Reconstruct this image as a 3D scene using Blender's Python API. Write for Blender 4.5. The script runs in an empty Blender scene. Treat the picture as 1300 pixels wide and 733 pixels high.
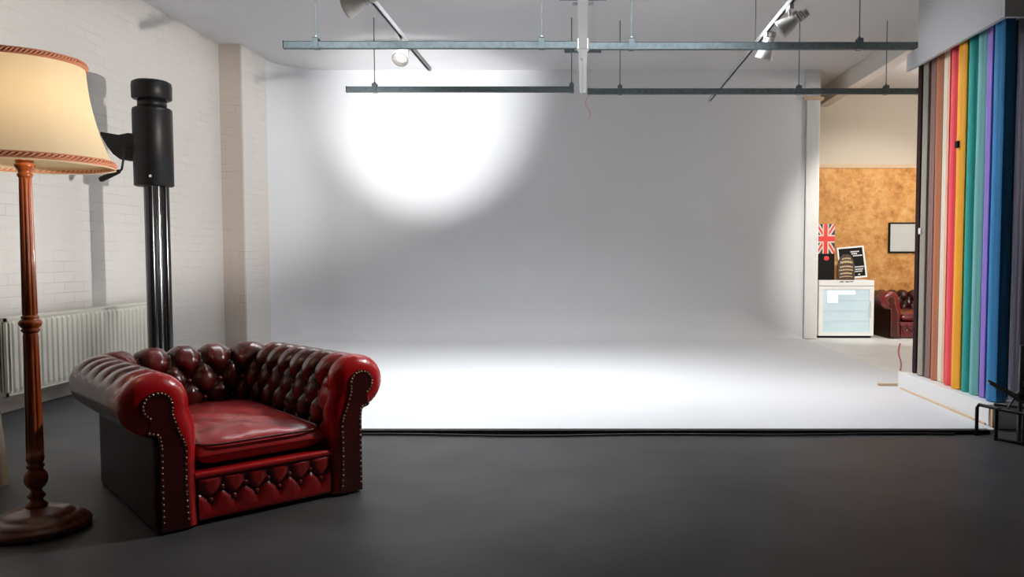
import bpy, bmesh, math, random
from math import pi, sin, cos, atan, radians, sqrt
from mathutils import Vector, Matrix
random.seed(7)
C = bpy.context.scene.collection

# ------------------------------------------------------------------ helpers
class MB:
    """collects simple shapes into one mesh"""
    def __init__(s): s.v = []; s.f = []; s.sm = []
    def add(s, vs, fs, smooth=False):
        o = len(s.v); s.v += [tuple(v) for v in vs]
        s.f += [tuple(i + o for i in f) for f in fs]; s.sm += [smooth] * len(fs)
    def box(s, x0, x1, y0, y1, z0, z1, M=None):
        vs = [Vector((x, y, z)) for x in (x0, x1) for y in (y0, y1) for z in (z0, z1)]
        if M: vs = [M @ v for v in vs]
        s.add(vs, [(0,1,3,2),(4,6,7,5),(0,4,5,1),(2,3,7,6),(0,2,6,4),(1,5,7,3)])
    def tube(s, pts, r, n=12, caps=True):
        pts = [Vector(p) for p in pts]; k = len(pts)
        rs = r if isinstance(r, (list, tuple)) else [r] * k
        vs = []; N = None
        for i, p in enumerate(pts):
            t = (pts[min(i+1, k-1)] - pts[max(i-1, 0)]).normalized()
            if N is None:
                a = Vector((0,0,1)) if abs(t.z) < .9 else Vector((1,0,0))
                N = t.cross(a).normalized()
            N = (N - t * N.dot(t)).normalized(); B = t.cross(N)
            for j in range(n):
                a = 2*pi*j/n
                vs.append(p + (N*cos(a) + B*sin(a)) * rs[i])
        fs = [(i*n+j, i*n+(j+1) % n, (i+1)*n+(j+1) % n, (i+1)*n+j) for i in range(k-1) for j in range(n)]
        s.add(vs, fs, True)
        if caps:
            s.add(vs[:n], [tuple(range(n))[::-1]]); s.add(vs[-n:], [tuple(range(n))])
    def lathe(s, prof, n=48, M=None, close=False, rad=None):
        """prof: (radius, z); rad(angle, i) scales the radius"""
        vs = []
        for i, (r, z) in enumerate(prof):
            for j in range(n):
                a = 2*pi*j/n; q = r * (rad(a, i) if rad else 1)
                v = Vector((q*cos(a), q*sin(a), z)); vs.append(M @ v if M else v)
        k = len(prof)
        fs = [(i*n+j, i*n+(j+1) % n, (i+1)*n+(j+1) % n, (i+1)*n+j) for i in range(k-1) for j in range(n)]
        if close:
            fs += [tuple(range(n))[::-1], tuple(range((k-1)*n, k*n))]
        s.add(vs, fs, True)
    def sheet(s, rows, smooth=True, closed=False):
        n = len(rows[0]); vs = [p for r in rows for p in r]
        fs = [(i*n+j, i*n+(j+1) % n, (i+1)*n+(j+1) % n, (i+1)*n+j) for i in range(len(rows)-1)
              for j in range(n if closed else n-1)]
        s.add(vs, fs, smooth)
    def build(s, name, mat, parent=None, loc=None, bevel=0, flip=False, seg=2):
        me = bpy.data.meshes.new(name); me.from_pydata(s.v, [], s.f)
        me.polygons.foreach_set('use_smooth', s.sm)
        if mat: me.materials.append(mat)
        me.update()
        bm = bmesh.new(); bm.from_mesh(me)
        if bevel:
            bmesh.ops.bevel(bm, geom=list(bm.edges), offset=bevel, segments=seg, affect='EDGES', profile=.5, clamp_overlap=True)
            for f in bm.faces: f.smooth = False
        bmesh.ops.recalc_face_normals(bm, faces=list(bm.faces))
        if flip:
            for f in bm.faces: f.normal_flip()
        bm.to_mesh(me); bm.free()
        o = bpy.data.objects.new(name, me); C.objects.link(o)
        if loc: o.location = loc
        if parent: o.parent = parent
        return o

def thing(name, label, cat, loc=(0,0,0), rz=0, group=None):
    o = bpy.data.objects.new(name, None); C.objects.link(o)
    o.location = loc; o.rotation_euler = (0, 0, rz); o.empty_display_size = .1
    o['label'] = label; o['category'] = cat
    if group: o['group'] = group
    return o
def tag(o, label, cat, group=None):
    o['label'] = label; o['category'] = cat
    if group: o['group'] = group
    return o
def struct(o, label=None, cat=None):
    o['kind'] = 'structure'
    if label: o['label'] = label
    if cat: o['category'] = cat
    return o
def kids(o): return [c for c in bpy.data.objects if c.parent == o]
def dup(o, parent=None):
    ch = kids(o); c = o.copy(); C.objects.link(c)
    if parent: c.parent = parent
    for k in ch: dup(k, c)
    return c

# ---------------------------------------------------------------- materials
def mat(name, col, rough=.5, metal=0, spec=.5, bump=None, var=None, emit=None, coat=0):
    m = bpy.data.materials.new(name); m.use_nodes = True
    nt = m.node_tree; b = nt.nodes['Principled BSDF']
    b.inputs['Base Color'].default_value = (*col, 1); b.inputs['Roughness'].default_value = rough
    b.inputs['Metallic'].default_value = metal; b.inputs['Specular IOR Level'].default_value = spec
    b.inputs['Coat Weight'].default_value = coat
    if emit:
        b.inputs['Emission Color'].default_value = (*emit[0], 1); b.inputs['Emission Strength'].default_value = emit[1]
    tc = nt.nodes.new('ShaderNodeTexCoord')
    if var:                                    # (scale, second colour, contrast low, high)
        n = nt.nodes.new('ShaderNodeTexNoise'); n.inputs['Scale'].default_value = var[0]; n.inputs['Detail'].default_value = 6
        r = nt.nodes.new('ShaderNodeMapRange'); r.inputs[1].default_value = var[2]; r.inputs[2].default_value = var[3]
        x = nt.nodes.new('ShaderNodeMix'); x.data_type = 'RGBA'
        x.inputs[6].default_value = (*col, 1); x.inputs[7].default_value = (*var[1], 1)
        nt.links.new(tc.outputs['Object'], n.inputs['Vector']); nt.links.new(n.outputs['Fac'], r.inputs[0])
        nt.links.new(r.outputs[0], x.inputs[0]); nt.links.new(x.outputs[2], b.inputs['Base Color'])
    if bump:                                   # (scale, strength, distance)
        n = nt.nodes.new('ShaderNodeTexNoise'); n.inputs['Scale'].default_value = bump[0]; n.inputs['Detail'].default_value = 5
        u = nt.nodes.new('ShaderNodeBump'); u.inputs['Strength'].default_value = bump[1]; u.inputs['Distance'].default_value = bump[2]
        nt.links.new(tc.outputs['Object'], n.inputs['Vector']); nt.links.new(n.outputs['Fac'], u.inputs['Height'])
        nt.links.new(u.outputs[0], b.inputs['Normal'])
    return m

def brick_mat(name, swap, c1=(.72,.69,.66), c2=(.66,.63,.60), mortar=(.50,.46,.43)):
    """painted brickwork; swap picks which object axis runs along the course"""
    m = mat(name, c1, .55, spec=.3); nt = m.node_tree; b = nt.nodes['Principled BSDF']
    tc = nt.nodes.new('ShaderNodeTexCoord'); sp = nt.nodes.new('ShaderNodeSeparateXYZ'); cb = nt.nodes.new('ShaderNodeCombineXYZ')
    nt.links.new(tc.outputs['Object'], sp.inputs[0])
    nt.links.new(sp.outputs[swap], cb.inputs[0]); nt.links.new(sp.outputs[2], cb.inputs[1])
    n0 = nt.nodes.new('ShaderNodeTexNoise'); n0.inputs['Scale'].default_value = 3.5; n0.inputs['Detail'].default_value = 3
    nt.links.new(tc.outputs['Object'], n0.inputs['Vector'])
    sc = nt.nodes.new('ShaderNodeVectorMath'); sc.operation = 'SCALE'; sc.inputs[3].default_value = .022
    nt.links.new(n0.outputs['Color'], sc.inputs[0])
    ad = nt.nodes.new('ShaderNodeVectorMath'); ad.operation = 'ADD'
    nt.links.new(cb.outputs[0], ad.inputs[0]); nt.links.new(sc.outputs[0], ad.inputs[1])
    br = nt.nodes.new('ShaderNodeTexBrick'); br.inputs['Scale'].default_value = 1
    br.inputs['Brick Width'].default_value = .26; br.inputs['Row Height'].default_value = .088
    br.inputs['Mortar Size'].default_value = .0045; br.inputs['Mortar Smooth'].default_value = .6
    br.inputs['Color1'].default_value = (*c1, 1); br.inputs['Color2'].default_value = (*c2, 1); br.inputs['Mortar'].default_value = (*mortar, 1)
    nt.links.new(ad.outputs[0], br.inputs['Vector'])
    # paint fills most joints: show the mortar only where a noise lets it
    n1 = nt.nodes.new('ShaderNodeTexNoise'); n1.inputs['Scale'].default_value = 2.6; n1.inputs['Detail'].default_value = 5
    nt.links.new(tc.outputs['Object'], n1.inputs['Vector'])
    mr = nt.nodes.new('ShaderNodeMapRange'); mr.inputs[1].default_value = .46; mr.inputs[2].default_value = .80
    nt.links.new(n1.outputs['Fac'], mr.inputs[0])
    mx = nt.nodes.new('ShaderNodeMix'); mx.data_type = 'RGBA'
    mx.inputs[6].default_value = (*[(a+q)/2 for a, q in zip(c1, c2)], 1)
    nt.links.new(mr.outputs[0], mx.inputs[0]); nt.links.new(br.outputs['Color'], mx.inputs[7]); nt.links.new(mx.outputs[2], b.inputs['Base Color'])
    n2 = nt.nodes.new('ShaderNodeTexNoise'); n2.inputs['Scale'].default_value = 25; n2.inputs['Detail'].default_value = 6
    nt.links.new(tc.outputs['Object'], n2.inputs['Vector'])
    mm = nt.nodes.new('ShaderNodeMath'); mm.operation = 'MULTIPLY_ADD'; mm.inputs[1].default_value = -.9
    nt.links.new(br.outputs['Fac'], mm.inputs[0]); nt.links.new(n2.outputs['Fac'], mm.inputs[2])
    u = nt.nodes.new('ShaderNodeBump'); u.inputs['Strength'].default_value = .38; u.inputs['Distance'].default_value = .005
    nt.links.new(mm.outputs[0], u.inputs['Height']); nt.links.new(u.outputs[0], b.inputs['Normal'])
    return m

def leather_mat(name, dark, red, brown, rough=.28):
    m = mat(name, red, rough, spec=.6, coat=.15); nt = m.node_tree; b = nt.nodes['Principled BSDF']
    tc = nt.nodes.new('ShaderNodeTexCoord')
    at = nt.nodes.new('ShaderNodeAttribute'); at.attribute_name = 'tone'      # r: painted shade (folds, outer side, seat rear), g: redder leather with painted highlights, b: unused
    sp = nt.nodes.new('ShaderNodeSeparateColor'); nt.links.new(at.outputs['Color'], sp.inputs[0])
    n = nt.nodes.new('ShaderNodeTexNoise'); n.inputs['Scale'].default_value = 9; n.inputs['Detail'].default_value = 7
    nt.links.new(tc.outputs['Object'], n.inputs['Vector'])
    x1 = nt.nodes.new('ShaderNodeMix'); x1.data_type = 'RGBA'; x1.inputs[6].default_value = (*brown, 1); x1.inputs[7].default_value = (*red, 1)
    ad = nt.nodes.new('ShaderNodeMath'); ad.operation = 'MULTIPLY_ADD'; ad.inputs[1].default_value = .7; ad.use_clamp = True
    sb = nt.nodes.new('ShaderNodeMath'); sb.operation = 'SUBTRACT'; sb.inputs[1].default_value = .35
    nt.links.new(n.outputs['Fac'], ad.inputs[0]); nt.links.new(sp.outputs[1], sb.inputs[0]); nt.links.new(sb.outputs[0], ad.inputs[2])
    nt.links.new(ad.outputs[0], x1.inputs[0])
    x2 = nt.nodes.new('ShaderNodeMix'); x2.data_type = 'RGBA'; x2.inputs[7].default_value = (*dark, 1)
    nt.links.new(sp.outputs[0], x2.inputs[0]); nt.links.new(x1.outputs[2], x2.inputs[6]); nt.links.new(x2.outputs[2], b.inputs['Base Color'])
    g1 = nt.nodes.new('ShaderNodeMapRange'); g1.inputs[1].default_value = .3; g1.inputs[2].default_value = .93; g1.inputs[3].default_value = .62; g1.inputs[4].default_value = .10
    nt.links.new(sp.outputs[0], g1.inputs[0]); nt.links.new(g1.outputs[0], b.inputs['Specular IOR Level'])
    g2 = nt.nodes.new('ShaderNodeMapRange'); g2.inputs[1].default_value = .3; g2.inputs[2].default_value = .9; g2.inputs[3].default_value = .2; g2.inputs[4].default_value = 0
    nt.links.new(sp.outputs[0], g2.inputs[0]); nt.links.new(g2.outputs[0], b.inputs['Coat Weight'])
    v = nt.nodes.new('ShaderNodeTexVoronoi'); v.inputs['Scale'].default_value = 170
    n3 = nt.nodes.new('ShaderNodeTexNoise'); n3.inputs['Scale'].default_value = 14; n3.inputs['Detail'].default_value = 4
    nt.links.new(tc.outputs['Object'], v.inputs['Vector']); nt.links.new(tc.outputs['Object'], n3.inputs['Vector'])
    mm = nt.nodes.new('ShaderNodeMath'); mm.operation = 'MULTIPLY_ADD'; mm.inputs[1].default_value = .12
    nt.links.new(v.outputs['Distance'], mm.inputs[0]); nt.links.new(n3.outputs['Fac'], mm.inputs[2])
    u = nt.nodes.new('ShaderNodeBump'); u.inputs['Strength'].default_value = .35; u.inputs['Distance'].default_value = .008
    nt.links.new(mm.outputs[0], u.inputs['Height']); nt.links.new(u.outputs[0], b.inputs['Normal'])
    return m

def wood_mat(name, c1, c2, rough=.3, axis='Z', sc=7):
    m = mat(name, c1, rough, spec=.5, coat=.3); nt = m.node_tree; b = nt.nodes['Principled BSDF']
    tc = nt.nodes.new('ShaderNodeTexCoord'); mp = nt.nodes.new('ShaderNodeMapping')
    mp.inputs['Scale'].default_value = (1, 1, .12) if axis == 'Z' else ((.12, 1, 1) if axis == 'X' else (1, .12, 1))
    n = nt.nodes.new('ShaderNodeTexNoise'); n.inputs['Scale'].default_value = sc * 5; n.inputs['Detail'].default_value = 6; n.inputs['Distortion'].default_value = .6
    x = nt.nodes.new('ShaderNodeMix'); x.data_type = 'RGBA'; x.inputs[6].default_value = (*c1, 1); x.inputs[7].default_value = (*c2, 1)
    r = nt.nodes.new('ShaderNodeMapRange'); r.inputs[1].default_value = .35; r.inputs[2].default_value = .65
    nt.links.new(tc.outputs['Object'], mp.inputs[0]); nt.links.new(mp.outputs[0], n.inputs['Vector'])
    nt.links.new(n.outputs['Fac'], r.inputs[0]); nt.links.new(r.outputs[0], x.inputs[0]); nt.links.new(x.outputs[2], b.inputs['Base Color'])
    return m

def osb_mat():
    m = mat('osb_board', (.60,.34,.14), .6, spec=.3); nt = m.node_tree; b = nt.nodes['Principled BSDF']
    tc = nt.nodes.new('ShaderNodeTexCoord')
    n0 = nt.nodes.new('ShaderNodeTexNoise'); n0.inputs['Scale'].default_value = 7; n0.inputs['Detail'].default_value = 4
    sc = nt.nodes.new('ShaderNodeVectorMath'); sc.operation = 'SCALE'; sc.inputs[3].default_value = .25
    ad = nt.nodes.new('ShaderNodeVectorMath'); ad.operation = 'ADD'
    nt.links.new(tc.outputs['Object'], n0.inputs['Vector']); nt.links.new(n0.outputs['Color'], sc.inputs[0])
    nt.links.new(tc.outputs['Object'], ad.inputs[0]); nt.links.new(sc.outputs[0], ad.inputs[1])
    v = nt.nodes.new('ShaderNodeTexVoronoi'); v.inputs['Scale'].default_value = 16
    nt.links.new(ad.outputs[0], v.inputs['Vector'])
    n1 = nt.nodes.new('ShaderNodeTexNoise'); n1.inputs['Scale'].default_value = 5; n1.inputs['Detail'].default_value = 8; n1.inputs['Roughness'].default_value = .75
    nt.links.new(tc.outputs['Object'], n1.inputs['Vector'])
    r = nt.nodes.new('ShaderNodeValToRGB')
    e = r.color_ramp.elements
    e[0].position = .30; e[0].color = (.42,.16,.04,1); e[1].position = .72; e[1].color = (.86,.50,.20,1)
    k = e.new(.44); k.color = (.66,.31,.085,1); k = e.new(.54); k.color = (.76,.39,.13,1)
    nt.links.new(n1.outputs['Fac'], r.inputs[0])
    h = nt.nodes.new('ShaderNodeMix'); h.data_type = 'RGBA'; h.blend_type = 'OVERLAY'; h.inputs[0].default_value = .16
    nt.links.new(r.outputs[0], h.inputs[6]); nt.links.new(v.outputs['Color'], h.inputs[7])
    hs = nt.nodes.new('ShaderNodeSeparateColor'); nt.links.new(v.outputs['Color'], hs.inputs[0])
    nt.links.new(hs.outputs[0], h.inputs[7]); nt.links.new(h.outputs[2], b.inputs['Base Color'])
    return m

M_cove = mat('cove_paint', (.735,.745,.765), .6, spec=.25, bump=(3, .05, .01))
M_floor = mat('painted_concrete', (.070,.070,.072), .5, spec=.25, var=(2.2, (.046,.046,.048), .35, .7), bump=(14, .12, .004))
M_side = mat('passage_paint', (.80,.80,.78), .5, var=(4, (.72,.72,.70), .4, .8))
M_plaster = mat('beige_plaster', (.66,.58,.48), .8)
M_ceil = mat('ceiling_paint', (.62,.62,.63), .85, bump=(5, .1, .01))
M_brickY = brick_mat('painted_brick_long', 1)
M_brickX = brick_mat('painted_brick_end', 0, (.62,.54,.48), (.57,.49,.43), (.30,.24,.19))
M_osb = osb_mat()
M_batten = wood_mat('pine_batten', (.74,.55,.36), (.66,.46,.28), .6, 'X', 3)
M_rubber = mat('black_rubber', (.012,.010,.009), .6)
M_white = mat('white_gloss_board', (.84,.84,.83), .45)
M_fascia = mat('fascia_paint', (.50,.50,.51), .6, bump=(9, .1, .004))
M_galv = mat('galvanised_steel', (.20,.245,.26), .45, metal=.6, var=(30, (.15,.185,.20), .4, .7))
M_track = mat('white_track', (.50,.50,.51), .4)
M_slot = mat('dark_slot', (.010,.010,.010), .7, spec=.15)
M_spot = mat('spot_enamel', (.58,.56,.53), .35, spec=.5)
M_lens = mat('spot_lens', (.9,.9,.88), .1, emit=((1,.97,.92), 1.5))
M_black = mat('black_powder_coat', (.008,.007,.007), .42, spec=.3, bump=(60, .1, .001))
M_blacks = mat('black_gloss_tube', (.010,.010,.011), .16, spec=.7)
M_chrome = mat('polished_steel', (.78,.80,.83), .16, metal=1)
M_rad = mat('radiator_enamel', (.72,.70,.62), .4)
M_grille = mat('grille_shadow', (.05,.045,.04), .6)
DARK, RED, BROWN = (.006,.001,.001), (.58,.006,.010), (.070,.009,.006)
M_lea = leather_mat('oxblood_leather', DARK, RED, BROWN, .27)
M_leaf = leather_mat('maroon_facing_leather', DARK, (.12,.006,.008), (.05,.006,.006), .3)
M_brass = mat('antique_brass', (.42,.30,.16), .35, metal=.9)
M_btn = mat('button_leather', (.10,.008,.006), .25, coat=.3)
M_wood = wood_mat('amber_turned_wood', (.46,.105,.020), (.26,.045,.010), .3)
M_base = wood_mat('base_turned_wood', (.27,.10,.055), (.16,.05,.03), .38, 'X', 4)
M_braid = mat('orange_braid', (.55,.21,.11), .7)
M_braid2 = mat('brown_braid', (.20,.06,.025), .8)

# --------------------------------------------------------------- the setting
CZ = 3.7        # ceiling height
m = MB(); m.box(-4.5, 6.0, -.8, 12.6, -.08, 0)
struct(m.build('floor', M_floor), 'dark grey painted concrete floor of the studio', 'floor')

XL, XR, YB, YF = -4.10, 3.05, 10.88, 5.22
m = MB(); m.box(-3.2, 2.77, YF, 6.89, .001, .022); m.box(-3.2, XR, 6.89, 9.45, .001, .022); m.box(XL, XR, 9.45, YB, .001, .022)
struct(m.build('floor', M_cove), 'glossy white painted floor of the infinity cove', 'floor')
m = MB(); m.box(XR, 5.9, 6.95, 12.3, .001, .014); m.box(2.70, 3.05, 10.35, 12.3, .001, .013); m.box(2.77, XR, 6.89, 6.95, .001, .014)
struct(m.build('floor', M_side), 'pale painted floor of the side passage', 'floor')
# cove: plan path (left return, rounded corner, back wall), swept with floor-to-wall curve
path = [(Vector((XL, 9.62)), Vector((1, 0)))]
rc = .62
for i in range(17):
    a = pi - i/16*pi/2
    path.append((Vector((XL+rc+rc*cos(a), YB-rc+rc*sin(a))), Vector((-cos(a), -sin(a)))))
for i in range(1, 31): path.append((Vector((XL+rc+(XR-XL-rc)*i/30, YB)), Vector((0, -1))))
prof = [(.5-.5*sin(t/14*pi/2), .022+.5-.5*cos(t/14*pi/2)) for t in range(15)] + [(0, .9), (0, 1.6), (0, 2.4), (0, 3.1), (0, CZ)]
rows = []
for i, (p, n) in enumerate(path):
    k = min(1, max(.04, i/9)); k = min(k, max(.04, (XR-p.x)/1.0)) if i > 16 else k
    rows.append([(p.x+n.x*d*k, p.y+n.y*d*k, .022+(z-.022)*k if z < .53 else z) for d, z in prof])
m = MB(); m.sheet(rows)
# thickness behind, closing the back
m.box(XL-.02, XR-.02, YB+.005, YB+.17, 0, CZ)
struct(m.build('wall_back', M_cove), 'white curved infinity cove back wall', 'wall')
# end post of the cove wall
m = MB(); m.box(3.055, 3.235, YB-.03, YB+.16, .022, 3.29)
for i in range(7): m.box(3.066+i*.024, 3.078+i*.024, YB-.036, YB-.03, .03, 3.285)
struct(m.build('trim_1', M_white), 'white upright end panel closing the cove wall', 'trim')
m = MB(); m.box(3.035, 3.24, YB-.02, YB+.16, 3.33, CZ)
struct(m.build('trim_2', M_ceil))
m = MB(); m.box(3.01, 3.28, YB-.05, YB+.17, 3.292, 3.328)
struct(m.build('trim_3', M_batten))
# left brick wall with its pier
m = MB(); m.box(-4.50, -4.36, -.8, 9.7, 0, CZ)
struct(m.build('wall_left', M_brickY), 'white painted brick wall on the left', 'wall')
pr = [[(x, y, z) for x, y in ((-4.36, 9.55), (-4.09, 9.55))] for z in (0, CZ)]
m = MB(); m.box(-4.40, -4.10, 9.56, 9.70, 0, CZ)
struct(m.build('wall_pier', M_brickX), 'beige face of the brick pier left of the cove', 'wall')
m = MB(); m.box(-4.105, -4.085, 9.555, 10.28, 0, CZ)
struct(m.build('wall_pier', M_brickY), 'white brick side of the pier beside the cove', 'wall')
# rear wall of the passage
YO = 12.3
m = MB(); m.box(2.4, 6.0, YO, YO+.12, 0, CZ)
struct(m.build('wall_rear', M_plaster), 'beige plaster wall above the chipboard panelling', 'wall')
m = MB(); m.box(2.5, 5.9, YO-.02, YO, 0, 2.52)
struct(m.build('wall_panelling', M_osb), 'orange chipboard panelling behind the fridge', 'wall')
m = MB(); m.box(2.5, 5.9, YO-.045, YO, 2.52, 2.575)
struct(m.build('trim_4', M_batten))
m = MB(); m.box(5.9, 6.02, 1.5, YO, 0, CZ)
struct(m.build('wall_right', M_plaster))
m = MB(); m.box(-4.5, 6.0, -.8, 12.6, CZ, CZ+.1)
struct(m.build('ceiling', M_ceil), 'white painted studio ceiling', 'ceiling')
m = MB(); m.box(3.62, 3.78, 3.5, YO, 3.46, CZ)
struct(m.build('ceiling_beam', mat('beam_paint', (.74,.71,.66), .7)), 'white boxed ceiling beam running to the rear wall', 'beam')
# faint cross beam along the ceiling
m = MB(); m.box(-.1, .1, YB-2.9, YB, CZ-.03, CZ)
struct(m.build('trim_5', M_ceil))
# black edging strip of the cove
m = MB(); m.box(-3.2, 2.70, 5.165, 5.22, .001, .030)
tag(m.build('edging_strip', M_rubber, bevel=.004), 'black rubber edging strip along the front of the white cove floor', 'edging')
pts = [(-1.62+i*.11, 5.135+.018*sin(i*.42)-.03*max(0, sin(i*.13))*1.0, .010) for i in range(38)]
m = MB(); m.tube(pts, .0075, 8)
tag(m.build('cable', M_rubber), 'thin black cable wandering along the cove edging', 'cable')
m = MB(); m.box(2.63, 2.90, 6.95, 6.985, .023, .043); m.box(2.865, 2.90, 6.90, 6.985, .023, .062)
tag(m.build('timber_offcut', M_batten), 'pale timber offcut lying by the far corner of the roll stand', 'timber')

# ---------------------------------------------------------- chesterfield chair
W2, DP, HT = .600, 1.42, .70
NW = .30                      # inner half width
def arm_profile():
    """(n outward, z) from seat deck, over the roll, down the outer wall"""
    P = []
    for i in range(15): P.append((0 + .008*sin(i/14*pi), .014 + (.44-.014)*i/14))
    c = (.165, .555); r = .137
    for i in range(29):
        a = radians(190) - radians(190+78)*i/28
        rr = r * (1.02 if a > pi/2 else 1.0)
        P.append((c[0]+rr*cos(a), c[1]+rr*sin(a)))
    P.append((.178, .418))
    for i in range(1, 11): P.append((.175, .41 - .396*i/10))
    # resample
    L = [0]
    for a, b in zip(P, P[1:]): L.append(L[-1] + sqrt((a[0]-b[0])**2 + (a[1]-b[1])**2))
    out = []; N = 120
    for i in range(N+1):
        t = L[-1]*i/N; k = max(j for j in range(len(L)-1) if L[j] <= t+1e-9)
        f = (t-L[k])/max(L[k+1]-L[k], 1e-9)
        out.append((P[k][0]+(P[k+1][0]-P[k][0])*f, P[k][1]+(P[k+1][1]-P[k][1])*f))
    return out, L[-1]
PROF, PLEN = arm_profile()
def pnorm(i, w=2):
    a = PROF[max(i-w, 0)]; b = PROF[min(i+w, len(PROF)-1)]
    d = Vector((b[0]-a[0], b[1]-a[1])).normalized()
    return Vector((-d.y, d.x))           # left of travel = outward from solid
def u_path():
    """plan path of the inner wall with outward normals, arc length"""
    rc = .10; yb = DP-.31; pts = []
    def seg(a, b, n):
        L = (b-a).length; k = max(1, int(L/.011))
        for i in range(k): pts.append((a+(b-a)*i/k, n.copy()))
    seg(Vector((-NW, .05)), Vector((-NW, yb-rc)), Vector((-1, 0)))
    for i in range(40):
        a = pi - i/40*pi/2; n = Vector((cos(a), sin(a))); pts.append((Vector((-NW+rc, yb-rc))+n*rc, n))
    seg(Vector((-NW+rc, yb)), Vector((NW-rc, yb)), Vector((0, 1)))
    for i in range(40):
        a = pi/2 - i/40*pi/2; n = Vector((cos(a), sin(a))); pts.append((Vector((NW-rc, yb-rc))+n*rc, n))
    seg(Vector((NW, yb-rc)), Vector((NW, .05)), Vector((1, 0)))
    pts.append((Vector((NW, .05)), Vector((1, 0))))
    # arc length measured along the middle of the roll
    s = [0]
    mid = [p+n*.10 for p, n in pts]
    for a, b in zip(mid, mid[1:]): s.append(s[-1]+(b-a).length)
    return pts, s
UP, US = u_path()
NCOL = 18
def tuft(s, t):
    """leather height at arc s and profile length t; returns (height, crease)"""
    u = s/US[-1]*NCOL
    v = (t-.255)/.118                     # button rows at v = 0,1,2,3
    def ridge(x): return min(1, abs(sin(pi*x))*1.15)**.62
    vv = min(max(v, -2), 3)
    p, q = u/1+vv/2, u/1-vv/2
    h = ridge(p)*ridge(q)
    vt = 3.0
    if v > vt:                           # pleats over the roll
        k = min(1, (v-vt)/.6)
        pl = ridge(u+.5)
        h = h*(1-k) + pl*k if k < 1 else pl
    fade = 1.0
    if t > .83: fade = max(0, 1-(t-.83)/.10)
    if t < .15: fade = t/.15
    return h, fade
def sweep_rows(i0, i1):
    rows, tone = [], []
    for i in range(i0, i1+1):
        p, n = UP[i]; r = []; tn = []
        for j, (d, z) in enumerate(PROF):
            t = PLEN*j/(len(PROF)-1)
            h, fade = tuft(US[i], t)
            end = min(1, min(US[i], US[-1]-US[i])/.10)
            A = (.036+.010*min(1, max(0, (t-.55)/.1)))*fade*end
            q = pnorm(j)
            off = (h-1)*A
            dd, zz = d+q.x*off, z+q.y*off
            r.append((p.x+n.x*dd, p.y+n.y*dd, zz*(1-.045*max(0, p.y+n.y*dd)/DP)))
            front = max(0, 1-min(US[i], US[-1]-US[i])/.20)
            outer = .93 if (d > .165 and z < .43) else (0 if t < .95 else min(.9, (t-.95)/.12))  # outer side near black: its shade is put into the tone
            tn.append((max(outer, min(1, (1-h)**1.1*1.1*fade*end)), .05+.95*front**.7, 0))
        rows.append(r); tone.append(tn)
    return rows, tone
def add_tone(o, fn):
    a = o.data.color_attributes.new('tone', 'FLOAT_COLOR', 'POINT')
    for i, v in enumerate(o.data.vertices):
        c = fn(i, v.co); a.data[i].color = (*c, 1)
def tone_sheet(name, rows, tone, parent, mt):
    m = MB(); m.sheet(rows); o = m.build(name, mt, parent)
    flat = [c for r in tone for c in r]
    add_tone(o, lambda i, co: flat[i]); return o
def nose_rings(side):
    """rounded front end of an arm: rings inset as they come forward"""
    rows, tone = [], []
    for k in range(0, 11):
        a = k/10*pi/2; fw = .062*sin(a); ins = .074*(1-cos(a))
        r, tn = [], []
        for j, (d, z) in enumerate(PROF):
            q = pnorm(j, 3)
            t = PLEN*j/(len(PROF)-1)
            outer = d > .165 and z < .43
            g = 1 if z > .44 else .60 + .40*max(0, (z-.36)/.08)
            pl = 0
            if z > .42: pl = .0035*abs(sin(t*pi/.030))*sin(a*2 if k < 10 else 0)
            f = ins*g + pl
            if outer: f = ins*.20
            r.append((side*(NW+d-q.x*f), .05-fw, max(.014, z-q.y*f)*(1-.045*max(0, .05-fw)/DP)))
            tn.append((.9 if outer else .12*(pl > .002), 1.2 if z > .30 else .55, 0))  # painted shade carries on round the outer side
        rows.append(r); tone.append(tn)
    return rows, tone

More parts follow.
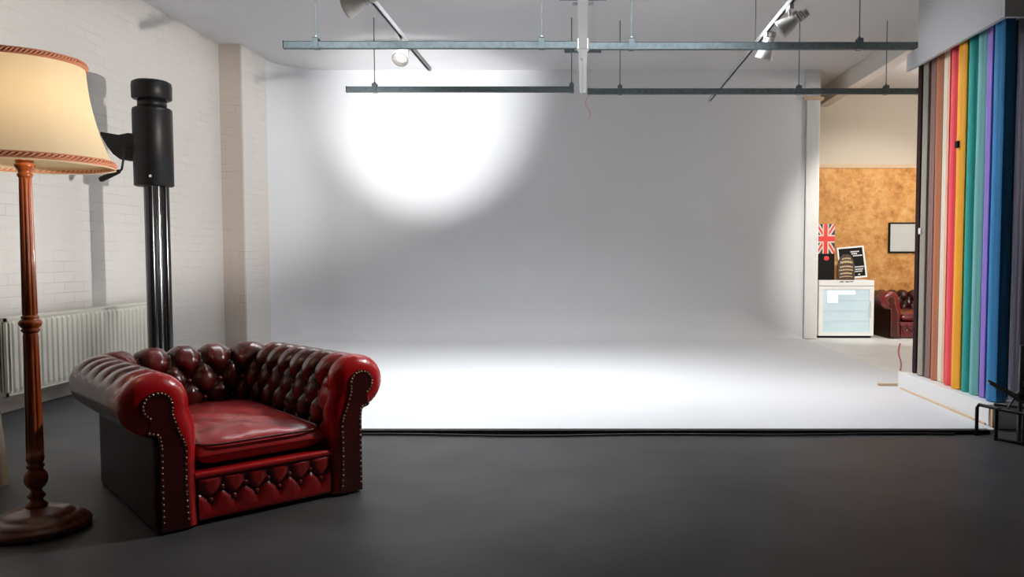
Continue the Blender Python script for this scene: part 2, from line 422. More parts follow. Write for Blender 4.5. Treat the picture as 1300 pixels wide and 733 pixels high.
def make_chair(label):
    T = thing('chesterfield_armchair', label, 'armchair')
    # split the swept upholstery at the middle of each rounded corner
    n = len(UP); c = [i for i in range(n) if abs(UP[i][1].x) > .03 and abs(UP[i][1].y) > .03]
    cl = c[len(c)//4]; cr = c[3*len(c)//4]
    for nm, a, b in (('armrest', 0, cl), ('backrest', cl, cr), ('armrest', cr, n-1)):
        rows, tone = sweep_rows(a, b)
        if nm == 'armrest':
            side = -1 if a == 0 else 1
            nr, nt_ = nose_rings(side)
            if side == -1: rows = nr[::-1][:-1]+rows; tone = nt_[::-1][:-1]+tone
            else: rows = rows+nr[1:]; tone = tone+nt_[1:]
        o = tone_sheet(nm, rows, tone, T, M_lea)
    # flat facing panels and nailheads on the arm fronts
    for side in (-1, 1):
        nr, _ = nose_rings(side); ring = nr[-1]
        bm = MB()
        ring = [(x, -.012, z) for x, y, z in ring]
        # shrink a little so the panel lies inside the border
        out = [(x, -.006, z) for x, y, z in ring]
        bm.add(out + [(x, -.018, z) for x, y, z in out], [], False)
        k = len(out)
        bm.f = [tuple(range(k, 2*k))] + [(i, i+1, k+i+1, k+i) for i in range(k-1)] + [(k-1, 0, k, 2*k-1)]
        bm.sm = [False]*len(bm.f)
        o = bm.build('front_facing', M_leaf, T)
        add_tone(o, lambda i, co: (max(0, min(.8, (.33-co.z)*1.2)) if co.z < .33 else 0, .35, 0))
        # nailheads
        nb = MB(); acc = 0; last = None
        for i in range(k):
            p = Vector(out[i])
            q = pnorm(i, 3)
            p = Vector((p.x-side*q.x*.008, -.0185, p.z-q.y*.008))
            if last is not None: acc += (p-last).length
            last = p
            if acc > .0135 and p.z > .05:
                acc = 0
                M = Matrix.Translation(p) @ Matrix.Rotation(pi/2, 4, 'X')
                nb.lathe([(.0055, 0), (.0048, .0025), (.0028, .0042), (.0004, .005)], 8, M)
        o = nb.build('nailhead_trim', M_brass, T); o['kind'] = 'stuff'
    # buttons at the tuft nodes of the inner wall
    first = None
    for row in range(4):
        t = .255+row*.118-.118
        j = round(t/PLEN*(len(PROF)-1))
        for cidx in range(1, NCOL):
            s = US[-1]*(cidx + (0 if row % 2 else .5))/NCOL
            if s > US[-1]-.12 or s < .10: continue
            if row == 0: continue
            i = min(range(n), key=lambda q: abs(US[q]-s))
            p, nn = UP[i]; d, z = PROF[j]; q = pnorm(j)
            pos = Vector((p.x+nn.x*(d+q.x*-.031), p.y+nn.y*(d+q.x*-.031), z+q.y*-.031)); pos.z *= 1-.045*pos.y/DP
            nrm = Vector((nn.x*q.x, nn.y*q.x, q.y))
            if first is None:
                b = MB(); b.lathe([(.013, -.004), (.0135, .001), (.011, .006), (.006, .0085), (.0005, .0095)], 14)
                first = b.build('button', M_btn, T); o = first
            else:
                o = first.copy(); C.objects.link(o); o.parent = T
            o.location = pos; o.rotation_euler = nrm.to_track_quat('Z', 'Y').to_euler()
    # seat cushion: rounded box with a crown and a welt
    def cushion(x0, x1, y0, y1, z0, z1):
        rows = []; nx, ny = 40, 44
        m = MB(); top, bot = [], []
        def se(u): return max(0, 1-abs(u)**9)**.42
        for j in range(ny+1):
            v = -1+2*j/ny; rt, rb = [], []
            for i in range(nx+1):
                u = -1+2*i/nx
                # pull the samples to the rim
                uu = sin(u*pi/2)*.35+u*.65; vv = sin(v*pi/2)*.35+v*.65
                x = (x0+x1)/2+(x1-x0)/2*uu; y = (y0+y1)/2+(y1-y0)/2*vv
                k = se(uu)*se(vv)
                crown = .030*(1-uu*uu)*(1-vv*vv)
                wr = .003*sin(11*uu+5*vv)*sin(7*vv-3*uu)
                zc = (z0+z1)/2
                rt.append((x, y, zc+(z1-zc)*k+crown+wr*k)); rb.append((x, y, zc-(zc-z0)*k))
            top.append(rt); bot.append(rb)
        m.sheet(top); m.sheet([r[::-1] for r in bot])
        o = m.build('seat_cushion', M_lea, T)
        add_tone(o, lambda i, co: (max(0, min(.92, (co.y-.50)*2.0)), .70, 0))  # shade at the rear of the seat painted as darker leather
        w = MB(); rim = []
        for k in range(100):
            a = 2*pi*k/100; ca, sa = cos(a), sin(a)
            ex = .22
            x = (x0+x1)/2+(x1-x0)/2*1.0*math.copysign(abs(ca)**ex, ca); y = (y0+y1)/2+(y1-y0)/2*1.0*math.copysign(abs(sa)**ex, sa)
            rim.append((x, y, z1-.022))
        w.tube(rim+[rim[0]], .006, 8, False)
        o = w.build('welt', M_leaf, o); add_tone(o, lambda i, co: (0, .8, 0))
    cushion(-NW+.012, NW-.012, .035, DP-.34, .235, .365)
    # front rail with two rows of buttons, and the lip above it
    x0, x1 = -NW-.005, NW+.005
    rows, tone = [], []
    nz, nx = 40, 130
    pitch = (x1-x0)/6.0
    def rid(x): return min(1, abs(sin(pi*x))*1.15)**.62
    bt = []
    for j in range(nz+1):
        z = .016+.196*j/nz; r, tn = [], []
        for i in range(nx+1):
            x = x0+(x1-x0)*i/nx
            u = (x-x0)/pitch; v = (z-.105)/.050       # rows at v=0 and v=1
            vv = min(max(v, 0), 1)
            h = rid(u+vv/2-.5)*rid(u-vv/2-.5) if 0 < v < 1 else rid(u+vv/2-.5)
            if v < 0: k = min(1, -v/1.0); h = h*(1-k)+k
            if v > 1: k = min(.45, (v-1)/1.2*.45); h = h*(1-k)+k
            e = min(1, min(j, nz-j)/4)
            eb = sqrt(max(0, 1-(1-e)**2))
            y = .030-.028*eb*(1) + .020*(1-h)*e
            r.append((x, y, z)); tn.append(((1-h)*.9*e, .50, 0))
        rows.append(r); tone.append(tn)
    o = tone_sheet('front_rail', rows, tone, T, M_lea)
    for row, off in ((0, .5), (1, 0)):
        for k in range(0, 7):
            x = x0+pitch*(k+off)
            if x < x0+.03 or x > x1-.03: continue
            o = first.copy(); C.objects.link(o); o.parent = T
            o.location = (x, .014, .105+.050*row); o.rotation_euler = (pi/2, 0, 0)
    m = MB(); m.tube([(x0-.01, .018, .222), (0, .010, .224), (x1+.01, .018, .222)], .016, 12)
    m.box(x0, x1, .02, .10, .20, .236)
    o = m.build('rail_lip', M_lea, T); add_tone(o, lambda i, co: (0, .85, 0))
    m = MB(); m.box(-NW-.02, NW+.02, .05, DP-.25, .06, .24)
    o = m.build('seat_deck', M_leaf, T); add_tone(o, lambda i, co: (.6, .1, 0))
    # short feet
    f0 = None
    for x, y in ((-.40, .07), (.40, .07), (-.38, DP-.22), (.38, DP-.22)):
        if f0 is None:
            b = MB(); b.lathe([(.020, 0), (.030, .008), (.034, .03), (.034, .045)], 20, close=True); f0 = b.build('foot', M_black, T); o = f0
        else: o = f0.copy(); C.objects.link(o); o.parent = T
        o.location = (x, y, 0)
    return T
chair = make_chair('tufted oxblood red leather chesterfield armchair in front, beside the floor lamp')
chair.location = (-1.460, 3.612, 0); chair.rotation_euler = (0, 0, .745)
far = dup(chair)
far.location = (4.72, 10.93, .014); far.rotation_euler = (0, 0, .02); far.scale = (.96, .82, .96)
M_lea_far = leather_mat('dark_oxblood_leather', DARK, (.20,.012,.012), (.05,.008,.007), .3)  # chair leather with a darker red and brown
for c in kids(far):
    if c.data.materials and c.data.materials[0] == M_lea:
        c.material_slots[0].link = 'OBJECT'; c.material_slots[0].material = M_lea_far
far['label'] = 'distant dark red leather armchair standing right of the glass-door fridge'

# ------------------------------------------------------------------ floor lamp
LX, LY = -2.376, 3.376
L = thing('floor_lamp', 'turned wooden floor lamp with a glowing cream bell shade', 'lamp', (LX, LY, 0))
m = MB(); m.lathe([(.02,0),(.19,0),(.203,.010),(.205,.024),(.197,.036),(.186,.040),(.180,.050),(.168,.060),(.150,.066),(.135,.070),(.13,.078),(.10,.086),(.06,.094),(.045,.100),(.0,.101)], 72)
m.build('base', M_base, L)
pf = [(.040,.098),(.043,.106),(.036,.118),(.026,.126),(.024,.134),(.033,.142),(.036,.150),(.030,.158),(.022,.168),(.022,.178),
      (.034,.19),(.043,.205),(.046,.225),(.043,.245),(.033,.258),(.027,.266),(.033,.274),(.035,.282),(.028,.290)]
m = MB(); m.lathe(pf, 40); m.build('turned_foot', M_wood, L)
def flute(a, i): return 1-.13*(.5+.5*cos(a*10))**2
m = MB(); m.lathe([(.027,.288),(.0345,.31),(.0345,.34)]+[(.0345-.0055*k/12,.34+.50*k/12) for k in range(13)]+[(.026,.862)], 120, rad=lambda a, i: flute(a, i) if 1 < i < 15 else 1)
m.build('fluted_shaft', M_wood, L)
m = MB(); m.lathe([(.026,.858),(.034,.866),(.036,.872),(.030,.878),(.037,.886),(.043,.896),(.044,.903),(.040,.912),(.031,.918),(.034,.925),(.033,.93),(.027,.936)], 40)
m.build('knop', M_wood, L)
m = MB(); m.lathe([(.027,.934)]+[(.0295-.0055*k/12,.945+.575*k/12) for k in range(13)]+[(.022,1.525)], 120, rad=lambda a, i: flute(a, i) if 0 < i < 14 else 1)
m.build('fluted_shaft', M_wood, L)
m = MB(); m.lathe([(.022,1.52),(.027,1.526),(.030,1.535),(.025,1.542),(.026,1.552),(.034,1.562),(.039,1.572),(.038,1.579),(.031,1.583),(.035,1.590),(.034,1.597),(.012,1.600),(.010,1.70),(.0,1.70)], 40)
m.build('capital', M_wood, L)
# shade
def shade_mat():
    m = bpy.data.materials.new('pleated_cream_fabric'); m.use_nodes = True; nt = m.node_tree; nt.nodes.clear()
    o = nt.nodes.new('ShaderNodeOutputMaterial'); d = nt.nodes.new('ShaderNodeBsdfDiffuse'); t = nt.nodes.new('ShaderNodeBsdfTranslucent'); x = nt.nodes.new('ShaderNodeMixShader')
    n = nt.nodes.new('ShaderNodeTexNoise'); n.inputs['Scale'].default_value = 5; tc = nt.nodes.new('ShaderNodeTexCoord')
    mx = nt.nodes.new('ShaderNodeMix'); mx.data_type = 'RGBA'; mx.inputs[6].default_value = (.84,.70,.48,1); mx.inputs[7].default_value = (.86,.75,.54,1)
    nt.links.new(tc.outputs['Object'], n.inputs['Vector']); nt.links.new(n.outputs['Fac'], mx.inputs[0])
    nt.links.new(mx.outputs[2], d.inputs[0]); nt.links.new(mx.outputs[2], t.inputs[0]); x.inputs[0].default_value = .5
    nt.links.new(d.outputs[0], x.inputs[1]); nt.links.new(t.outputs[0], x.inputs[2]); nt.links.new(x.outputs[0], o.inputs[0])
    return m
M_shade = shade_mat()
def shp(k):
    t = k/24                                # 0 bottom, 1 top
    r = .232+(.338-.232)*(1-t)**2.1*.88+(.338-.232)*.12*(1-t)
    return (r, 1.568+.455*t)
SP = [shp(k) for k in range(25)]
def seam(a, i): 
    k = (a/(2*pi)*10) % 1
    return 1-.012*(4*k*(1-k)) 
m = MB(); m.lathe(SP, 160, rad=seam); sh = m.build('lamp_shade', M_shade, L)
for k, (nm, idx) in enumerate((('lower_braid', 0), ('upper_braid', 24))):
    zc = SP[idx][1]+(.020 if idx == 0 else -.014); rc_ = shp(.04*24*1.0 if idx == 0 else 23.3)[0]+.003
    m = MB()
    for s_ in (0, 1):
        pts = []
        for i in range(361):
            a = 2*pi*i/360
            ph = a*46+s_*pi
            rr = (rc_+.003*cos(ph*1.0)+.002)*seam(a, 0); pts.append((rr*cos(a), rr*sin(a), zc+.0060*sin(ph)))
        m.tube(pts, .0042, 6, False)
    for dz in (-.011, .011):
        m.tube([((rc_+.002)*seam(2*pi*i/120, 0)*cos(2*pi*i/120), (rc_+.002)*seam(2*pi*i/120, 0)*sin(2*pi*i/120), zc+dz) for i in range(121)], .0032, 6, False)
    o = m.build(nm, M_braid, sh)
    m = MB(); m.lathe([(rc_+.0005, zc-.012), (rc_+.0005, zc+.012)], 120); m.build('braid_backing', M_braid2, o)
m = MB()
for a in (0, 2*pi/3, 4*pi/3): m.tube([(.012*cos(a), .012*sin(a), 1.69), (.228*cos(a), .228*sin(a), 1.995)], .0025, 6)
m.build('shade_carrier', M_brass, L)
m = MB(); m.lathe([(.014,1.70),(.016,1.72),(.030,1.75),(.034,1.775),(.030,1.80),(.015,1.82),(.0,1.823)], 24)
m.build('bulb', mat('warm_bulb', (1,.9,.7), .4, emit=((1,.72,.38), 6)), L)

# tapered tan object at the picture's left edge
m = MB(); m.lathe([(.085,0),(.082,.02),(.050,.42),(.047,.44),(.0,.44)], 4, Matrix.Rotation(pi/4, 4, 'Z'))
tag(m.build('tapered_block', wood_mat('tan_wood', (.30,.20,.09), (.22,.14,.06), .6), loc=(-3.05, 4.0, 0)), 'small tan tapered wooden block on the floor left of the lamp', 'block')

# ---------------------------------------------------------------- camera stand
SX, SY = -3.625, 6.7
S = thing('studio_camera_stand', 'tall black studio camera column with crank arm, standing behind the armchair', 'camera stand', (SX, SY, 0))
m = MB()
m.lathe([(.0,1.765),(.140,1.765),(.152,1.772),(.153,2.38),(.150,2.41),(.135,2.42),(.0,2.42)], 48)
m.build('counterweight_cylinder', M_black, S)
m = MB(); m.lathe([(.112,2.415),(.112,2.50)], 40, close=True); m.build('neck', M_black, S)
m = MB(); m.lathe([(.0,2.49),(.142,2.49),(.153,2.50),(.155,2.60),(.150,2.63),(.125,2.645),(.0,2.648)], 48); m.build('top_cap', M_black, S)
for x, y, r in ((-.072, .03, .032), (-.008, -.045, .046), (.088, .0, .034)):
    m = MB(); m.tube([(x, y, .12), (x, y, 1.77)], r, 24); m.build('column_tube', M_blacks, S)
m = MB(); m.tube([(.045, -.02, .12), (.045, -.02, 1.77)], .013, 16); m.build('guide_rod', M_chrome, S)
m = MB(); m.box(-.16, .16, -.16, .16, .06, .13)
for a in (pi/2, pi*7/6, pi*11/6): 
    m.tube([(0, 0, .09), (.42*cos(a), .42*sin(a), .07)], .03, 12)
m.build('foot_plate', M_black, S, bevel=0)
m = MB()
for a in (pi/2, pi*7/6, pi*11/6):
    m.tube([(.42*cos(a)-.014*sin(a), .42*sin(a)+.014*cos(a), .04), (.42*cos(a)+.014*sin(a), .42*sin(a)-.014*cos(a), .04)], .04, 18)
m.build('caster', M_rubber, S)
# side bracket with horn shape, and crank handle
pr_ = [(-.13, 2.04), (-.13, 2.20), (-.17, 2.205), (-.25, 2.19), (-.31, 2.20), (-.40, 2.215), (-.40, 2.19), (-.345, 2.09), (-.30, 2.03), (-.24, 1.985), (-.19, 1.98)]
m = MB(); k = len(pr_)
m.add([(x, -.07, z) for x, z in pr_]+[(x, .05, z) for x, z in pr_], [tuple(range(k)), tuple(range(k, 2*k))[::-1]]+[(i, (i+1) % k, k+(i+1) % k, k+i) for i in range(k)])
m.build('side_bracket', M_black, S)
m = MB(); m.tube([(-.17, -.10, 2.09), (-.17, -.13, 2.08), (-.175, -.14, 1.97), (-.19, -.14, 1.895), (-.22, -.14, 1.87)], .009, 10)
m.build('crank_arm', M_black, S)
m = MB(); m.tube([(-.205, -.14, 1.885), (-.215, -.14, 1.878), (-.36, -.14, 1.815), (-.372, -.14, 1.810)], [.013, .018, .024, .018], 16)
m.build('crank_grip', M_black, S)
m = MB(); m.tube([(.055, -.150, 1.84), (.055, -.160, 1.84)], .012, 14); m.build('screw', M_chrome, S)

# ------------------------------------------------------------------- radiator
RY0, RY1, RX = 5.72, 7.85, -4.215
R = thing('panel_radiator', 'cream ribbed panel radiator on the left brick wall', 'radiator', (RX, 0, 0))
rows = []
pitch = .062; n = int((RY1-RY0-.06)/pitch*8)
ys = [RY0+.03+(RY1-RY0-.06)*i/n for i in range(n+1)]
for z in (.15, .17, .20, .68, .70, .712):
    e = 0 if z in (.15, .17, .70, .712) else 1
    rows.append([(.012*e*(1 if ((y-RY0) % pitch) < pitch*.60 else 0)+(.004 if z not in (.15, .712) else 0), y, z) for y in ys])
m = MB(); m.sheet(rows, smooth=False); m.box(-.012, .002, RY0, RY1, .15, .715)
m.build('ribbed_panel', M_rad, R)
m = MB(); m.box(-.10, .016, RY0, RY1, .715, .728)
for i in range(60): 
    y = RY0+.04+i*(RY1-RY0-.08)/60
m.build('top_cover', M_rad, R)
for y in (RY0, RY1):
    m = MB()
    m.box(-.10, -.088, y-.008, y+.004, .15, .728); m.box(-.004, .016, y-.008, y+.004, .15, .728)
    m.box(-.10, .016, y-.008, y+.004, .70, .728); m.box(-.10, .016, y-.008, y+.004, .15, .18)
    for k in range(3): m.box(-.075+k*.024, -.066+k*.024, y-.006, y+.002, .18, .70)
    m.build('end_grille', M_rad, R)
m = MB(); m.box(-.095, -.085, RY0+.02, RY1-.02, .16, .70); m.build('rear_panel', M_rad, R)
for y in (RY0+.3, RY1-.3):
    m = MB(); m.box(-.143, -.088, y-.02, y+.02, .25, .62); m.build('wall_bracket', M_rad, R)

# ---------------------------------------------------------------- unistrut rails
def rail(y, x0, x1, z, rods, label, ends=(False, False), off=()):
    g = 'galvanised channel rails hung from the ceiling'
    T = thing('suspended_rail', label, 'rail', (0, y, z), 0, g)
    m = MB()
    m.box(x0, x1, -.022, .022, .022, .026); m.box(x0, x1, -.022, -.018, -.028, .026); m.box(x0, x1, .018, .022, -.028, .026)
    m.box(x0, x1, -.022, -.010, -.032, -.028); m.box(x0, x1, .010, .022, -.032, -.028)
    m.build('channel', M_galv, T)
    for x in rods:
        m = MB(); m.box(x-.024, x+.024, -.030, .030, -.036, -.030); m.box(x-.024, x+.024, -.034, -.028, -.036, .055)
        m.box(x-.024, x+.024, .028, .034, -.036, .055); m.box(x-.024, x+.024, -.034, .034, .050, .058)
        c = m.build('clamp', M_galv, T)
        m = MB(); m.lathe([(.012, .058), (.012, .075)], 6, Matrix.Translation((x, 0, 0)), True); m.build('nut', M_galv, c)
        m = MB(); m.tube([(x, 0, .055), (x, 0, CZ-z)], .0055, 8); m.build('threaded_rod', M_galv, T)
    for x, e in ((x0, ends[0]), (x1, ends[1])):
        if e:
            m = MB(); m.box(x-.006 if x == x0 else x, x if x == x0 else x+.006, -.026, .026, -.034, .030); m.build('end_cap', M_slot, T)
    return T
rail(6.71, -2.505, -.055, 2.95, (-2.24, -.345), 'left-hand galvanised rail of the nearer ceiling pair', (True, False))
rail(6.74, .055, 2.82, 2.95, (.41, 2.33), 'right-hand galvanised rail of the nearer ceiling pair', (False, True))
rail(8.50, -2.515, -.10, 2.95, (-2.22, -.12), 'left-hand galvanised rail of the farther ceiling pair', (True, False))
rail(8.60, .05, 3.60, 2.95, (.40, 2.33, 3.27), 'right-hand galvanised rail of the farther ceiling pair', (False, True))
m = MB(); m.tube([(2.64, 6.9, 2.97), (2.64, 7.1, 3.02)], .008, 8)
# central trunking with cross hangers
T = thing('light_trunking', 'white fluorescent trunking running down the middle between the rails', 'light fitting', (0, 0, 2.95))
m = MB(); m.box(-.036, .036, 4.6, 8.50, -.040, .035); m.build('trunking_body', M_white, T, bevel=.004)
m = MB(); m.box(-.045, .045, 6.66, 6.76, -.045, .04); m.build('coupler', M_white, T)
m = MB(); m.tube([(-.013, 7.0, -.048), (-.013, 8.45, -.048)], .010, 10); m.build('tube_lamp', M_white, T)
for y in (7.75,):
    m = MB(); m.tube([(0, y, .03), (0, y, CZ-2.95)], .005, 8); m.build('suspension_rod', M_galv, T)
for y in (7.75, 9.75):
    m = MB(); m.box(-.225, .225, y-.025, y+.025, CZ-.05, CZ-.001)
    tag(m.build('ceiling_channel', M_galv), 'short galvanised channel fixed across the ceiling, %s of the two above the trunking' % ('nearer' if y < 8 else 'farther'), 'channel', 'short ceiling channels')

# ------------------------------------------------------------- track spotlights
def track(x, y0, y1, label):
    T = thing('lighting_track', label, 'lighting track', (x, 0, 3.1))
    m = MB(); m.box(-.018, .018, y0, y1, -.006, .022); m.box(-.018, -.010, y0, y1, -.016, -.006); m.box(.010, .018, y0, y1, -.016, -.006)
    m.build('track_profile', M_track, T)
    m = MB(); m.box(-.009, .009, y0+.01, y1-.01, -.0085, -.006); m.build('track_slot', M_slot, T)
    for y in (y0+1.2, y1-2.6):
        m = MB(); m.tube([(0, y, .02), (0, y, .60)], .004, 8); m.build('suspension_rod', M_galv, T)
    m = MB(); m.box(-.02, .02, y1-.006, y1+.004, -.018, .024); m.build('end_cap', M_white, T)
    return T
track(-1.585, 3.4, 8.24, 'white lighting track on the left, hung over the rails')
track(1.575, 3.4, 9.90, 'white lighting track on the right, hung over the rails')
def spot(x, y, d, label, turn=.0, sc=1.0):
    """d: beam direction"""
    T = thing('track_spotlight', label, 'spotlight', (x, y, 3.08), 0, 'spotlights on the ceiling tracks')
    m = MB(); m.box(-.016, .016, -.06, .06, -.035, .004); m.build('track_adapter', M_spot, T, bevel=.003)
    m = MB(); m.tube([(0, 0, -.03), (0, 0, -.10)], .010, 12); m.tube([(-.0, 0, -.085), (.0, .0, -.12)], .018, 12); m.build('swivel', M_spot, T)
    d = Vector(d).normalized(); q = d.to_track_quat('Z', 'Y').to_matrix().to_4x4()
    M = Matrix.Translation(Vector((0, 0, -.13))) @ q @ Matrix.Translation((0, 0, -.07)) @ Matrix.Scale(sc, 4)
    m = MB(); m.lathe([(.0,-.085),(.030,-.085),(.036,-.075),(.036,.02),(.040,.035),(.050,.06),(.066,.11),(.072,.14),(.072,.158),(.064,.158),(.060,.140),(.05,.10)], 32, M)
    for k in range(4): m.lathe([(.037,-.065+k*.02),(.041,-.062+k*.02),(.041,-.056+k*.02),(.037,-.053+k*.02)], 24, M)
    h = m.build('lamp_head', M_spot, T)
    m = MB(); m.lathe([(.0,.118),(.052,.118)], 24, M); m.build('lens', M_lens, h)
    m = MB(); m.box(-.02, .02, -.006, .006, -.02, .02, M @ Matrix.Translation((0, .045, 0))); m.build('yoke', M_spot, T)
    return T
spot(-1.585, 7.02, (-.12, -.70, -.72), 'white track spotlight left of centre, just above the nearer rail')
spot(-1.585, 5.62, (-.80, .15, -.30), 'track spotlight cut off by the top edge on the left track')
spot(1.575, 6.10, (-.72, .3, -.45), 'track spotlight nearest the camera on the right track')
spot(1.575, 6.85, (-.25, .25, -.85), 'white track spotlight on the right track in front of the nearer rail')
m = MB(); m.tube([(.06+.03*sin(i*.55), 9.6, 3.22-.024*i+.0) for i in range(18)], .004, 6)
tag(m.build('orange_cord', mat('orange_cord', (.80,.32,.20), .6)), 'thin orange cord dangling by the end of the white trunking', 'cord')

# -------------------------------------------------------- paper roll enclosure
BX = 2.77
E_ = thing('roll_rack', 'white floor-to-ceiling rack holding the coloured paper rolls', 'rack', (BX, 0, 0))
m = MB(); m.box(0, .42, 5.33, 6.88, 0, .170); m.build('base_plinth', M_white, E_, bevel=.004)
m = MB(); m.box(0, .028, 5.30, 6.83, 2.755, 2.90); m.build('fascia_lip', M_fascia, E_)
m = MB(); m.box(.004, .42, 5.29, 6.615, 2.90, CZ-.001); m.build('bulkhead', M_fascia, E_)
m = MB(); m.box(.0, .42, 5.26, 5.298, 2.755, 2.90); m.build('end_board', M_fascia, E_)
m = MB(); m.box(.40, .42, 5.33, 6.85, .172, 2.898); m.build('gap_shade_board', M_slot, E_)  # black sheet added to stand for shade between the rolls
m = MB(); m.box(.012, .03, 5.30, 5.33, .0, .165); m.build('end_trim', M_batten, E_)
m = MB(); m.box(-.012, .0, 5.36, 6.80, .001+.022, .036); m.build('skirting_bead', M_batten, E_)

rolls = [ # left silhouette column, colour lit, name words
 (1160.5, (.030,.008,.010), 'black paper roll with a reddish edge, farthest in the rack', None),
 (1167, (.36,.33,.28), 'stone grey paper roll, second from the far end', None),
 (1177, (.30,.18,.16), 'dusky mauve brown paper roll between stone grey and rust', None),
 (1184, (.50,.19,.10), 'rust brown paper roll beside the cream one', None),
 (1193, (.80,.80,.66), 'slim pale cream paper roll', None),
 (1197.5, (.90,.46,.32), 'slim salmon paper roll', None),
 (1202, (.95,.11,.14), 'coral red paper roll beside the orange one', None),
 (1211, (.98,.44,.04), 'bright orange yellow paper roll', None),
 (1224, (.035,.36,.33), 'deep teal paper roll beside the orange one', None),
 (1235, (.20,.50,.48), 'pale teal paper roll leaning slightly in the rack', None),
 (1247, (.34,.22,.68), 'slim purple paper roll', None),
 (1256, (.05,.26,.56), 'thick royal blue paper roll', None),
 (1272.5, (.03,.25,.28), 'dark petrol paper roll behind the thick blue one', None),
 (1283, (.62,.56,.66), 'greyish mauve paper roll, nearest in the rack', None)]
cxs = [r[0]-740 for r in rolls]+[1303-740]
prev = None
for i, (px, col, lab, _) in enumerate(rolls):
    X = BX+.105
    Ya = 1000*X/cxs[i]*.997; Yb_ = 1000*X/cxs[i+1]*.997
    r = min(.072, (Ya-Yb_)*(.40 if i < 4 else .45))
    yc = (1000*X-1090*r)/cxs[i]; xc = X
    if prev is not None: r = min(r, (prev[0]-yc)-prev[1]-.002)
    r *= .86; yc = (1000*X-1090*r)/cxs[i]; prev = (yc, r)
    if i == 12: xc, yc, r = 3.04, 5.66, .045
    if i == 13: xc, yc, r = 3.035, 5.485, .045
    T = thing('paper_roll', lab, 'paper roll', (xc, yc, .172), 0, 'coloured background paper rolls standing in the rack')
    lean = {9: .012, 5: -.006, 13: .006, 3: -.006}.get(i, .0)
    T.rotation_euler = (0, atan(-lean/2.6)*0, 0)
    pm = mat('paper_%02d' % i, col, .62, spec=.25)
    H_ = 2.66
    # rolled paper: slight spiral step and gentle waviness
    m = MB(); ph = random.random()*6
    pf = [(r*.45, .0), (r*.93, .0), (r, .006)]+[(r*(1+.018*sin(ph+k*.9)), .1+k*.25) for k in range(10)]+[(r, H_-.01), (r*.6, H_)]
    m.lathe(pf, 40, Matrix.Shear('XZ', 4, (0, 0)) if False else None)
    for kk in range(len(m.v)):
        x, y, z = m.v[kk]; m.v[kk] = (x, y+lean*(z/2.6-.5)*-1.6, z)
    # loose edge of the sheet
    a0 = radians(205+random.random()*40)
    m.sheet([[((r*1.03+.004*q)*cos(a0+q*.16), (r*1.03+.004*q)*sin(a0+q*.16)+lean*(z/2.6-.5)*-1.6, z) for q in range(4)] for z in (.01, .9, 1.8, H_-.02)])
    pb = m.build('paper', pm, T)
    m = MB(); m.lathe([(r*.42, -.0), (r*.42, .02), (r*.36, .02), (r*.36, -.0)], 20)
    m.lathe([(r*.42, H_-.03), (r*.42, H_+.012), (r*.36, H_+.012), (r*.36, H_-.03)], 20)
    m.build('card_core', mat('card_%02d' % i, (.35,.24,.14), .8), T)
    if i in (1, 7):
        m = MB(); z = 1.19 if i == 1 else 1.82
        m.box(-r-.012, -r*.6, -.022, .022, z, z+.05)
        m.build('clip', M_white if i == 1 else M_slot, T)
m = MB()
for (z, dx) in ((.0, 0),):
    m.sheet([[(BX+.01+.010*sin(k*.7)-.012*(k/10), 6.84+.018*q, .175+.24*k/10) for q in range(3)] for k in range(11)])
o = m.build('torn_paper', mat('torn_paper', (.34,.09,.06), .7)); tag(o, 'torn reddish paper tail hanging at the far foot of the rack', 'paper')

# slate blue tube, black hoop bracket and folded light stand at the near end of the rack
m = MB(); m.tube([(2.90, 5.10, .0), (2.90, 5.10, 1.30)], .016, 16)
m2 = tag(m.build('slate_tube', mat('slate_card', (.06,.09,.15), .5)), 'slim slate blue tube standing at the near end of the rack', 'tube')
Hp = thing('tubular_trestle', 'low black tubular trestle at the front corner of the white floor', 'trestle', (0, 0, 0))
m = MB(); m.tube([(2.600, 5.15, 0), (2.600, 5.15, .185), (2.608, 5.14, .205), (2.625, 5.10, .205), (2.66, 5.00, .205), (2.75, 4.86, .20)], .0115, 10); m.build('hoop', M_black, Hp)
m = MB(); m.tube([(2.655, 5.01, 0), (2.655, 5.01, .205)], .0115, 10); m.build('leg', M_black, Hp)
m = MB(); m.tube([(2.75, 4.86, 0), (2.75, 4.86, .20)], .0115, 10); m.build('leg', M_black, Hp)
m = MB(); m.tube([(2.655, 5.01, .012), (2.75, 4.86, .012), (3.0, 4.85, .012)], .009, 10); m.build('ground_bar', M_black, Hp)
M_alu = mat('dull_aluminium', (.16,.16,.17), .4, metal=.8)
Fs = thing('folded_light_stand', 'dull metal light stand legs folded by the rack', 'light stand', (0, 0, 0))
for a, b in (((2.60, 5.02, .385), (2.90, 4.93, .22)), ((2.60, 5.00, .372), (2.88, 4.90, .20)), ((2.70, 4.98, .20), (2.86, 4.96, .47)), ((2.63, 5.0, .235), (2.82, 4.97, .215))):
    m = MB(); m.tube([a, b], .008, 8); m.build('leg', M_alu, Fs)
m = MB(); m.tube([(2.78, 4.97, .0), (2.78, 4.965, .62)], .013, 12); m.build('riser', M_alu, Fs)
m = MB(); m.tube([(2.78, 4.965, .26), (2.78, 4.965, .31)], .026, 14); m.build('collar', M_black, Fs)

